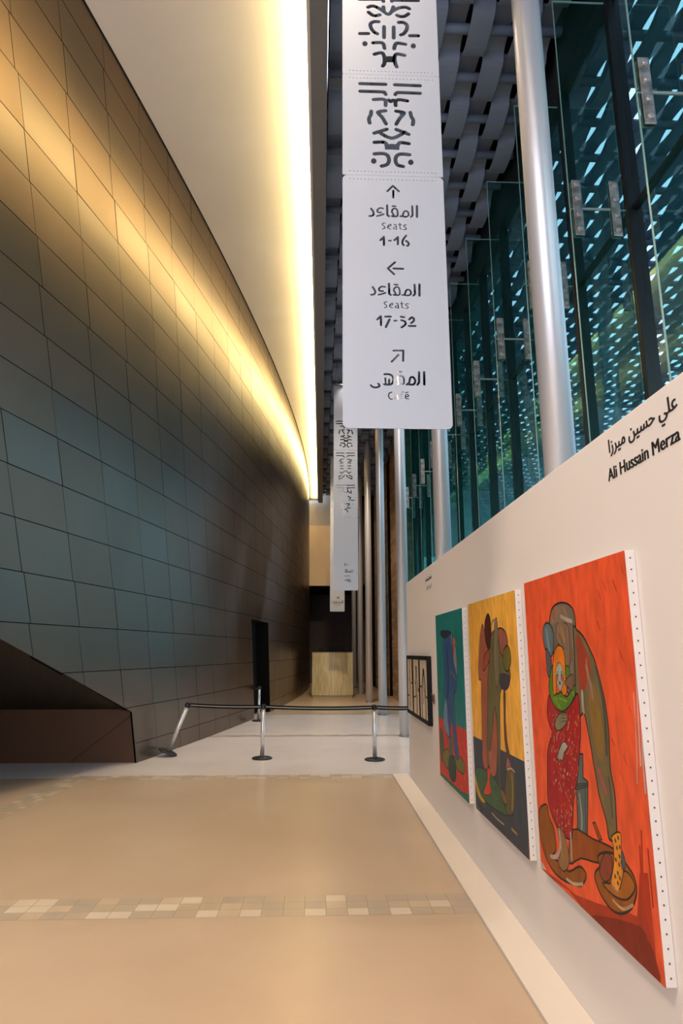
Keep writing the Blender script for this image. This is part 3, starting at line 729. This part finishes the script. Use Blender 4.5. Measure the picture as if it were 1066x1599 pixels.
wall_text('Ali Hussain Merza', (950, 752), (1062, 690), 'black Latin lettering of an artist name high on the near white wall')
AR = ''.join(['\ufecb\ufee0\ufef2', ' ', '\ufea3\ufeb4\ufef4\ufee6', ' ', '\ufee3\ufef4\ufeae\ufeaf\ufe8d'])[::-1]
wall_text(AR, (951, 708), (1057, 636), 'black Arabic lettering just above the Latin name on the near white wall')
g1 = (628, 880, .05816)
b = MB()
for pts, wd in (([(625, 460), (680, 440), (720, 400), (780, 360)], 22), ([(640, 430), (650, 390)], 12), ([(690, 430), (690, 340)], 12), ([(735, 380), (730, 340)], 12), ([(765, 365), (770, 300)], 14), ([(625, 470), (626, 540)], 10), ([(712, 440), (716, 446)], 14), ([(775, 400), (782, 404)], 12)):
    for q in stroke([(lambda r: (-r.y, r.z))(on_x(g1[0]+x*g1[2], g1[1]+y*g1[2], WX)) for x, y in pts], wd*.00058, 3): b.prism(q, lambda u, v, w_: (WX-w_, -u, v), (.0005, .002))
o = b.build('wall_lettering', m_letter); tag(o, 'small black Arabic lettering on the white wall above the framed triptych', 'lettering')
b = MB()
for pts, wd in (([(655, 610), (660, 700)], 14), ([(680, 600), (684, 690)], 12), ([(700, 600), (704, 690)], 12), ([(728, 570), (735, 665)], 14), ([(752, 600), (756, 650)], 12), ([(780, 540), (785, 640)], 16), ([(655, 715), (670, 705)], 10), ([(735, 665), (760, 650)], 10)):
    for q in stroke([(lambda r: (-r.y, r.z))(on_x(g1[0]+x*g1[2], g1[1]+y*g1[2], WX)) for x, y in pts], wd*.00058, 3): b.prism(q, lambda u, v, w_: (WX-w_, -u, v), (.0005, .002))
o = b.build('wall_lettering', m_letter); tag(o, 'small black Latin lettering below the small Arabic line, above the framed triptych', 'lettering')

# ================================================================== HANGING SIGNS
M1 = dict(o=(540, 0, .1313), w=48, s=[[(155, -6), (420, -6)], [(445, -20), (445, 20)], [(545, 18), (545, -20)], [(560, 6), (860, 10)],
   [(262, 90), (300, 76), (350, 82), (420, 120), (480, 165), (515, 170), (545, 135), (563, 85)], [(445, 85), (450, 130)], [(545, 140), (610, 105), (670, 90), (720, 92), (752, 108)],
   [(268, 148), (310, 180), (350, 190), (402, 180)], [(605, 185), (650, 200), (700, 195), (742, 168)],
   [(388, 262), (330, 262), (290, 290), (300, 340), (330, 380), (372, 405)], [(625, 270), (680, 270), (722, 300), (722, 350), (690, 400), (652, 418)],
   [(452, 320), (452, 450)], [(567, 325), (567, 455)], [(165, 402), (265, 402)], [(760, 428), (858, 428)],
   [(320, 512), (420, 510), (448, 535), (458, 578)], [(705, 530), (610, 515), (582, 540), (572, 582)],
   [(338, 648), (400, 632), (440, 640), (458, 700), (455, 760), (437, 788)], [(695, 662), (610, 645), (582, 670), (578, 720), (590, 770), (603, 798)]],
   p=[dot((225, 523), 32), dot((800, 550), 32), [(480, 670), (560, 670), (575, 745), (480, 745)]])
M2 = dict(o=(540, 110, .1313), w=48, s=[[(168, 160), (470, 168)], [(580, 173), (880, 185)], [(168, 250), (430, 258), (460, 272), (472, 288)], [(585, 290), (600, 272), (640, 266), (880, 275)],
   [(328, 350), (430, 345), (468, 362), (470, 420)], [(590, 420), (590, 372), (630, 350), (728, 365)], [(480, 365), (510, 357), (530, 372), (560, 357), (590, 365)],
   [(300, 488), (295, 530), (272, 575), (282, 628)], [(765, 503), (775, 550), (800, 595), (793, 648)],
   [(470, 482), (378, 500), (430, 560), (475, 638)], [(595, 487), (690, 507), (640, 570), (597, 642)],
   [(335, 748), (485, 702)], [(390, 735), (545, 810), (700, 735)], [(597, 705), (745, 762)],
   [(337, 858), (440, 854), (475, 872), (490, 900)], [(748, 873), (650, 860), (622, 880), (600, 905)],
   [(338, 995), (430, 990), (490, 1010), (512, 1065), (490, 1120), (425, 1140)], [(755, 1005), (650, 997), (602, 1020), (588, 1070), (610, 1125), (678, 1145)]],
   p=[dot((330, 1080), 34), dot((770, 1095), 34), [(350, 500), (420, 490), (412, 565)], [(700, 505), (630, 500), (648, 560)], [(455, 880), (500, 880), (545, 875), (600, 880), (640, 880), (632, 950), (545, 945), (465, 945)]])
A_UP = [([(395, 257), (472, 182), (556, 260)], 30), ([(478, 248), (478, 345)], 30)]
MAQAED = [([(806, 462), (806, 614)], 34), ([(740, 465), (745, 595), (722, 612)], 30), ([(572, 605), (605, 598), (622, 550), (648, 530), (682, 548), (690, 588), (658, 610), (605, 606)], 26),
          ([(466, 463), (510, 466)], 25), ([(455, 603), (485, 588), (458, 545), (472, 505), (505, 497), (533, 522), (534, 600), (470, 606)], 26), ([(392, 452), (395, 588), (418, 604)], 32),
          ([(338, 495), (290, 490), (256, 520), (266, 548), (312, 552)], 26), ([(250, 602), (300, 590), (345, 575)], 26), ([(170, 497), (200, 542), (204, 578), (180, 598), (148, 600)], 30)]
SEATS = [([(364, 700), (338, 700), (326, 720), (354, 745), (362, 768), (328, 780)], 15), ([(410, 748), (440, 737), (444, 718), (414, 725), (400, 762), (440, 783)], 15), ([(486, 720), (515, 722), (525, 786)], 15), ([(514, 752), (486, 757), (480, 778), (512, 782)], 13),
         ([(568, 700), (570, 772), (592, 785)], 15), ([(552, 722), (594, 723)], 13), ([(660, 728), (632, 725), (624, 745), (654, 765), (654, 784), (622, 790)], 15)]
N116 = [([(300, 935), (345, 892)], 32), ([(347, 888), (347, 1002)], 32), ([(416, 943), (445, 943)], 26), ([(492, 935), (540, 897)], 32), ([(541, 892), (541, 992)], 32), ([(655, 872), (612, 930), (603, 980), (622, 1005)], 30), ([(655, 945), (690, 975), (686, 1008), (668, 1014)], 30)]
def sh_(S_, dx, dy, k=1.0): return [([(x*k+dx, y*k+dy) for x, y in p], w_) for p, w_ in S_]
T1 = dict(o=(560, 270, .1126), S=A_UP+MAQAED+SEATS+N116)
T2 = dict(o=(560, 400, .1126), S=[([(500, 87), (402, 172), (490, 254)], 32), ([(478, 173), (614, 178)], 32)]+sh_(MAQAED, 18, -76, 1.02)+sh_(SEATS, 26, -63)
     + [([(256, 880), (300, 838)], 32), ([(306, 838), (308, 960)], 32), ([(366, 840), (445, 840)], 30), ([(425, 880), (375, 985)], 34), ([(492, 898), (522, 895)], 26), ([(584, 842), (630, 850)], 30), ([(588, 890), (640, 908), (645, 950), (592, 990)], 30), ([(700, 880), (730, 852), (760, 866), (760, 900), (725, 930)], 32), ([(696, 970), (784, 970)], 32)])
T3 = dict(o=(560, 530, .1126), S=[([(480, 157), (616, 157), (614, 300)], 30), ([(456, 310), (550, 216)], 30),
     ([(905, 457), (908, 628)], 34), ([(835, 457), (835, 600), (812, 630)], 32), ([(664, 628), (698, 600), (712, 535), (750, 525), (782, 570), (762, 624), (700, 628)], 32), ([(545, 450), (590, 452)], 22),
     ([(520, 626), (560, 600), (536, 545), (560, 512), (608, 516), (626, 560), (620, 618), (585, 622)], 24), ([(355, 485), (430, 487), (476, 530), (470, 600), (430, 628), (350, 624)], 30), ([(366, 540), (372, 608)], 26), ([(420, 560), (420, 620)], 30), ([(270, 615), (288, 648), (240, 668), (192, 660), (166, 636)], 28),
     ([(460, 735), (426, 742), (412, 780), (430, 824), (464, 828)], 17), ([(496, 760), (532, 765), (540, 828)], 15), ([(538, 792), (500, 796), (490, 818), (532, 826)], 14), ([(620, 730), (592, 740), (590, 826)], 15), ([(574, 766), (614, 766)], 13), ([(646, 742), (684, 732)], 14), ([(650, 796), (690, 790), (680, 766), (650, 776), (648, 818), (690, 826)], 15)])
def motif_holes(mo, fnpx, wscale):
    out = []; o = mo['o']
    for p in mo['s']:
        q = [fnpx(o[0]+x*o[2], o[1]+y*o[2]) for x, y in (smooth(p, 3, False) if len(p) > 2 else p)]
        out += stroke(q, mo['w']*o[2]*wscale, 5)
    for p in mo['p']: out.append([fnpx(o[0]+x*o[2], o[1]+y*o[2]) for x, y in p])
    return out
def text_holes(tx, fnpx, wscale):
    out = []; o = tx['o']
    for p, w_ in tx['S']:
        q = [fnpx(o[0]+x*o[2], o[1]+y*o[2]) for x, y in (smooth(p, 3, False) if len(p) > 3 else p)]
        out += stroke(q, w_*o[2]*wscale, 4)
    return out
TOPZ = 8.62
def hang(t, L, x0, x1):
    b = MB(); b.tube([(x0-.02-L.x, 0, TOPZ+.02-L.z), (x1+.02-L.x, 0, TOPZ+.02-L.z)], .022, 12); b.build('top_rod', m_collar, t)
    for x in (x0+.08, x1-.08):
        b = MB(); b.tube([(x-L.x, 0, TOPZ+.03-L.z), (x-L.x, 0, 9.36-L.z)], .006, 8); b.build('hanger', m_collar, t)

# near sign ---------------------------------------------------------
BY = 3.7; PXM = 253.0
q0 = on_y(536.5, 668, BY); q1 = on_y(707.5, 671, BY)
bx0, bx1, bz0 = .148, .826, (q0.z+q1.z)/2
k1 = (BY/ (ray(610, 400).y))
pxm = lambda y: (on_y(611, y, BY).x-on_y(610, y, BY).x)
f1 = lambda x, y: (lambda r: (r.x, r.z))(on_y(x, y, BY))
s1 = on_y(610, 118, BY).z; s2 = on_y(610, 275, BY).z
t = thing('hanging_sign', ((bx0+bx1)/2, BY, bz0), 'nearest hanging white metal sign with cut-out patterns and seat and café directions', 'hanging sign', 'hanging signs in the foyer'); L = t.location
fnw = lambda u, v, w_: Vector((u, BY+w_, v))-L
def perfs(z, up):
    out = []
    for i in range(24):
        x = bx0+.05+(bx1-bx0-.1)*i/23
        out.append(rrect(x-.005, z-.002, x+.005, z+.002, .0018, 2))
    return out
b = MB(); cut_sheet(b, rrect(bx0, bz0, bx1, s2-.0006, .035, 6)[:14]+[(bx0, s2-.002)][:0]+rrect(bx0, bz0, bx1, s2-.0006, .035, 6)[14:], text_holes(T1, f1, pxm(350))+text_holes(T2, f1, pxm(470))+text_holes(T3, f1, pxm(590))+perfs(s2-.03, 0), fnw, (-.0025, .0025)); b.build('lettered_panel', m_banner, t)
b = MB(); cut_sheet(b, rrect(bx0, s2+.0006, bx1, s1-.0006, .006, 2), motif_holes(M2, f1, pxm(200))+perfs(s2+.03, 0)+perfs(s1-.03, 0), fnw, (-.0025, .0025)); b.build('patterned_panel', m_banner, t)
PH = s1-s2
M1b = dict(M2); f1b = lambda x, y: (lambda r: (r[0], r[1]+2*PH))(f1(x, y))
b = MB(); cut_sheet(b, rrect(bx0, s1+.0006, bx1, s1+PH-.0006, .006, 2), motif_holes(M1, f1, pxm(60))+perfs(s1+.03, 0), fnw, (-.0025, .0025)); b.build('patterned_panel', m_banner, t)
b = MB(); cut_sheet(b, rrect(bx0, s1+PH+.002, bx1, TOPZ, .006, 2), motif_holes(M2, f1b, pxm(200)), fnw, (-.0025, .0025)); b.build('patterned_panel', m_banner, t)
hang(t, L, bx0, bx1)

# second sign -------------------------------------------------------
BY2 = 16.0
f2 = lambda x, y: (lambda r: (r.x, r.z))(on_y(x, y, BY2))
bx0b, bx1b = on_y(520.5, 800, BY2).x, on_y(558.5, 800, BY2).x; bz2 = on_y(540, 922, BY2).z
n1 = lambda x, y: f2(510+x*.1376, 590+y*.1376)
P2 = []
def mirror(p, c=212): return [(2*c-x, y) for x, y in p]
half2 = [[(225, 855), (315, 855)], [(225, 900), (240, 884), (315, 882)], [(235, 922), (275, 928), (278, 945), (250, 950)], [(240, 965), (275, 968)], [(240, 998), (272, 1000)], [(240, 1028), (270, 1030)], [(220, 1055), (250, 1085), (272, 1070)], [(222, 1105), (240, 1130), (285, 1150), (285, 1118), (250, 1108)]]
half3 = [[(225, 1220), (315, 1220)], [(230, 1248), (315, 1248)], [(232, 1250), (240, 1290), (278, 1310), (275, 1278)], [(222, 1300), (240, 1292)], [(240, 1345), (272, 1360), (255, 1390)], [(280, 1391), (310, 1391)], [(222, 1430), (260, 1430), (238, 1462)], [(228, 1480), (265, 1476)], [(216, 1490), (240, 1522)]]
for p in half2+half3: P2 += [p, mirror(p)]
holes = []
for p in P2: holes += stroke([n1(*q) for q in p], 11*.1376*.0159, 3)
for p in ((295, 1432), (129, 1432)): holes.append(dot(n1(*p), .013, 8))
def f2m(x, y):   # first pattern of the near sign, scaled onto this one
    u = (x-562.1)/93.5; v = (y-131)/129.0
    return n1(110+u*205, 492+v*293)
def f2t(x, y): return f2(x, y)
top2 = motif_holes(M2, f2m, .0159*.30)
n2 = (505, 850, .075)
def mp(S_, bx, by, w_):
    xs = [x for p, _ in S_ for x, y in p]; yy = [y for p, _ in S_ for x, y in p]
    return [([(bx[0]+(x-min(xs))/(max(xs)-min(xs))*(bx[1]-bx[0]), by[0]+(y-min(yy))/(max(yy)-min(yy))*(by[1]-by[0])) for x, y in p], w_) for p, _ in S_]
tx2 = dict(o=n2, S=[([(432, 420), (508, 420)], 12), ([(455, 388), (425, 420), (455, 452)], 12)]+mp(MAQAED, (330, 615), (520, 585), 13)+mp(SEATS, (412, 548), (642, 672), 6)+mp(N116, (392, 560), (718, 778), 16))
bot2 = text_holes(tx2, f2t, .0159)
t = thing('hanging_sign', ((bx0b+bx1b)/2, BY2, bz2), 'second hanging white metal sign with a left arrow and seat numbers at its foot', 'hanging sign', 'hanging signs in the foyer'); L2 = t.location
fnw2 = lambda u, v, w_: Vector((u, BY2+w_, v))-L2
zc = n1(212, 1580)[1]; zb = n1(212, 820)[1]
b = MB(); cut_sheet(b, rrect(bx0b, bz2, bx1b, zc, .035, 5), bot2, fnw2, (-.0025, .0025)); b.build('lettered_panel', m_banner, t)
b = MB(); cut_sheet(b, rrect(bx0b, zc+.004, bx1b, zb, .006, 2), holes, fnw2, (-.0025, .0025)); b.build('patterned_panel', m_banner, t)
b = MB(); cut_sheet(b, rrect(bx0b, zb+.004, bx1b, TOPZ, .006, 2), top2, fnw2, (-.0025, .0025)); b.build('patterned_panel', m_banner, t)
hang(t, L2, bx0b, bx1b)

# third sign --------------------------------------------------------
BY3 = 22.5
f3 = lambda x, y: (lambda r: (r.x, r.z))(on_y(x, y, BY3))
bx0c, bx1c = on_y(515.2, 900, BY3).x, on_y(537.8, 950, BY3).x; bz3 = on_y(526, 955, BY3).z
tx3 = dict(o=n2, S=[([(272, 1110), (322, 1110)], 11), ([(297, 1088), (325, 1110), (297, 1134)], 11), ([(402, 1172), (402, 1226)], 11), ([(385, 1172), (385, 1226)], 10), ([(180, 1224), (385, 1226)], 11), ([(345, 1205), (355, 1200)], 16), ([(315, 1182), (315, 1224)], 10), ([(275, 1180), (275, 1224)], 10), ([(232, 1180), (232, 1224)], 10), ([(188, 1192), (206, 1192)], 9), ([(253, 1208), (258, 1206)], 14)]
   + [([(x, 1258), (x, 1280)], 6) for x in (232, 262, 292, 318, 345)]+[([(222, 1258), (242, 1258)], 5), ([(255, 1278), (300, 1278)], 5)])
holes3 = text_holes(tx3, f3, .0224)
sq = []
for yy in (1346, 1372, 1398, 1455, 1470, 1560):
    sq += stroke([n for n in (f3(517.5, 590+yy*.1376), f3(519.0, 590+yy*.1376))], .02, 3)
for yy in (868, 915): sq += stroke([f3(518.6, yy), f3(520.2, yy)], .02, 3)
t = thing('hanging_sign', ((bx0c+bx1c)/2, BY3, bz3), 'third and farthest hanging white metal sign, partly hidden behind the second sign', 'hanging sign', 'hanging signs in the foyer'); L3 = t.location
fnw3 = lambda u, v, w_: Vector((u, BY3+w_, v))-L3
zt3 = f3(518, 737)[1]; zc3 = zt3-2.2
b = MB(); cut_sheet(b, rrect(bx0c, bz3, bx1c, f3(518, 880)[1], .03, 4), holes3, fnw3, (-.0025, .0025)); b.build('lettered_panel', m_banner, t)
b = MB(); cut_sheet(b, rrect(bx0c, f3(518, 880)[1]+.004, bx1c, TOPZ, .006, 2), sq, fnw3, (-.0025, .0025)); b.build('patterned_panel', m_banner, t)
hang(t, L3, bx0c, bx1c)

# ================================================================== BARRIER POSTS
PHT = .83
def belt(path, parent, sag=.02):
    mb = MB(); L_ = parent.matrix_world.inverted() if False else None
    pts = []
    A, B = Vector(path[0]), Vector(path[1])
    n = 14
    for i in range(n+1):
        u = i/n; p = A.lerp(B, u); p.z -= sag*4*u*(1-u); pts.append(p)
    d = (B-A); nrm = Vector((-d.y, d.x, 0)).normalized()*.0012
    for (z0, z1, mi) in ((-.03, -.007, 0), (-.007, .007, 1), (.007, .03, 0)):
        for a_, b_ in zip(pts[:-1], pts[1:]):
            for s_ in (1, -1):
                q = [a_+nrm*s_+Vector((0, 0, z0)), b_+nrm*s_+Vector((0, 0, z0)), b_+nrm*s_+Vector((0, 0, z1)), a_+nrm*s_+Vector((0, 0, z1))]
                mb.quad(q if s_ < 0 else q[::-1], mi)
    for e in (.03, -.03):
        for a_, b_ in zip(pts[:-1], pts[1:]): mb.quad([a_-nrm+Vector((0, 0, e)), b_-nrm+Vector((0, 0, e)), b_+nrm+Vector((0, 0, e)), a_+nrm+Vector((0, 0, e))], 0)
    return mb
def post(loc_, label, rot=(0, 0, 0)):
    t = thing('barrier_post', loc_, label, 'barrier post', 'retractable belt barrier posts', rot)
    b = MB(); b.lathe([(.0, 0), (.155, 0), (.16, .006), (.158, .02), (.13, .03), (.045, .036), (.045, .042)], seg=36); b.build('base', m_black, t)
    b = MB(); b.lathe([(.034, .04), (.034, PHT-.075)], seg=24); b.build('pole', m_chrome, t)
    b = MB(); b.lathe([(.036, PHT-.075), (.038, PHT-.07), (.038, PHT-.008), (.03, PHT)], seg=24); hd = b.build('head', m_blackpaint, t)
    b = MB()
    for a_ in range(4):
        ca, sa = math.cos(a_*PI/2), math.sin(a_*PI/2)
        b.box((.036*ca-.012, .036*sa-.012, PHT-.07), (.036*ca+.012, .036*sa+.012, PHT-.012))
    b.build('belt_clip', m_black, hd)
    return t
def add_belt(t, A, B, sag=.012):
    bpy.context.view_layer.update()
    mb = belt((A, B), t, sag); inv = t.matrix_world.inverted()
    mb.v = [tuple(inv @ Vector(v)) for v in mb.v]
    return mb.build('belt', [m_belt, m_beltstripe], t)
g = on_z(409, 1185, 0); h_ = on_z(585, 1187, 0); k_ = on_z(261, 1181, 0)
lean = math.radians(21.5)
pl_ = Vector((k_.x, k_.y, .155*math.sin(lean)))
pm = post((g.x, g.y, 0), 'upright steel barrier post with a black base, in the middle of the corridor')
pr = post((h_.x, h_.y, 0), 'upright steel barrier post nearest the white exhibition wall')
pt_ = post(pl_, 'leaning steel barrier post tilted towards the corridor beside the bronze wall', (0, lean, 0))
ltop = pl_+Vector((math.sin(lean)*(PHT-.04), 0, math.cos(lean)*(PHT-.04)))
ZB = PHT-.04
add_belt(pm, (g.x-.04, g.y, ZB), ltop+Vector((.04, 0, .004)))
add_belt(pm, (g.x+.04, g.y, ZB), (h_.x-.04, h_.y, ZB), .02)
ph = post((1.68, 10.45, 0), 'steel barrier post tucked behind the far end of the white partition wall')
add_belt(pr, (h_.x+.04, h_.y-.01, ZB), (1.64, 10.45, ZB), .01)
fb = on_y(405, 1118, 16.4); py = 16.4
fz = on_y(405, 1068, py)
pf = post((fz.x, py, 0), 'distant steel barrier post standing before the dark door')
add_belt(pf, (fz.x-.04, py, ZB), S(17.0, ZB, .03)+Vector((0, -.0, 0)), .03)
b = MB(); c_ = S(17.0, ZB, .0); b.box((c_.x-.01, c_.y-.04, ZB-.05), (c_.x+.035, c_.y+.04, ZB+.05)); o = b.build('wall_receiver', m_blackpaint, bevel=.004); tag(o, 'small black belt receiver beside the dark door in the bronze wall', 'belt clip')

# ================================================================== RECEPTION COUNTER
DYC = 24.6
xl, xr_ = on_y(487, 1050, DYC).x, on_y(551, 1050, DYC).x
t = thing('reception_counter', ((xl+xr_)/2, DYC, 0), 'tall curved reception counter clad in streaky honey stone at the corridor end', 'counter')
cw = (xr_-xl)/2; DH = 1.64
def plan(hw, dep, bul, n=20):
    P = []
    for i in range(n+1):
        u = -1+2*i/n; P.append((hw*u, -bul*(1-u*u)))
    P += [(hw, dep), (-hw, dep)]
    return P
m_onyx = M('honey_stone', (214, 202, 164), .4, noise=(7, (180, 162, 116), (4, 4, .35)))
b = MB(); b.prism(plan(cw, .6, .30), lambda u, v, w_: (u, v, w_), (.08, DH-.03)); b.build('body', m_onyx, t, bevel=.01)
b = MB(); b.prism(plan(cw-.03, .58, .27), lambda u, v, w_: (u, v, w_), (0, .08)); b.build('plinth', M('counter_plinth', (170, 156, 120), .5), t)
b = MB(); b.prism(plan(cw+.012, .61, .31), lambda u, v, w_: (u, v, w_), (DH-.03, DH)); b.build('top', M('counter_top', (178, 160, 116), .3), t, bevel=.004)
def monitor(x0, x1, lab):
    xa, xb_ = on_y(x0, 1015, DYC+.25).x, on_y(x1, 1015, DYC+.25).x
    t = thing('monitor', ((xa+xb_)/2, DYC+.25, DH), lab, 'monitor'); hw = (xb_-xa)/2
    b = MB(); b.box((-hw, -.02, .03), (hw, .02, .155)); b.build('screen', m_blackpaint, t, bevel=.006)
    b = MB(); b.box((-.09, -.06, 0), (.09, .06, .012)); b.box((-.02, -.012, .012), (.02, .012, .04)); b.build('stand', m_black, t)
monitor(498, 511.5, 'low dark screen on the counter top, left one'); monitor(513, 536, 'low dark screen on the counter top, wider right one')
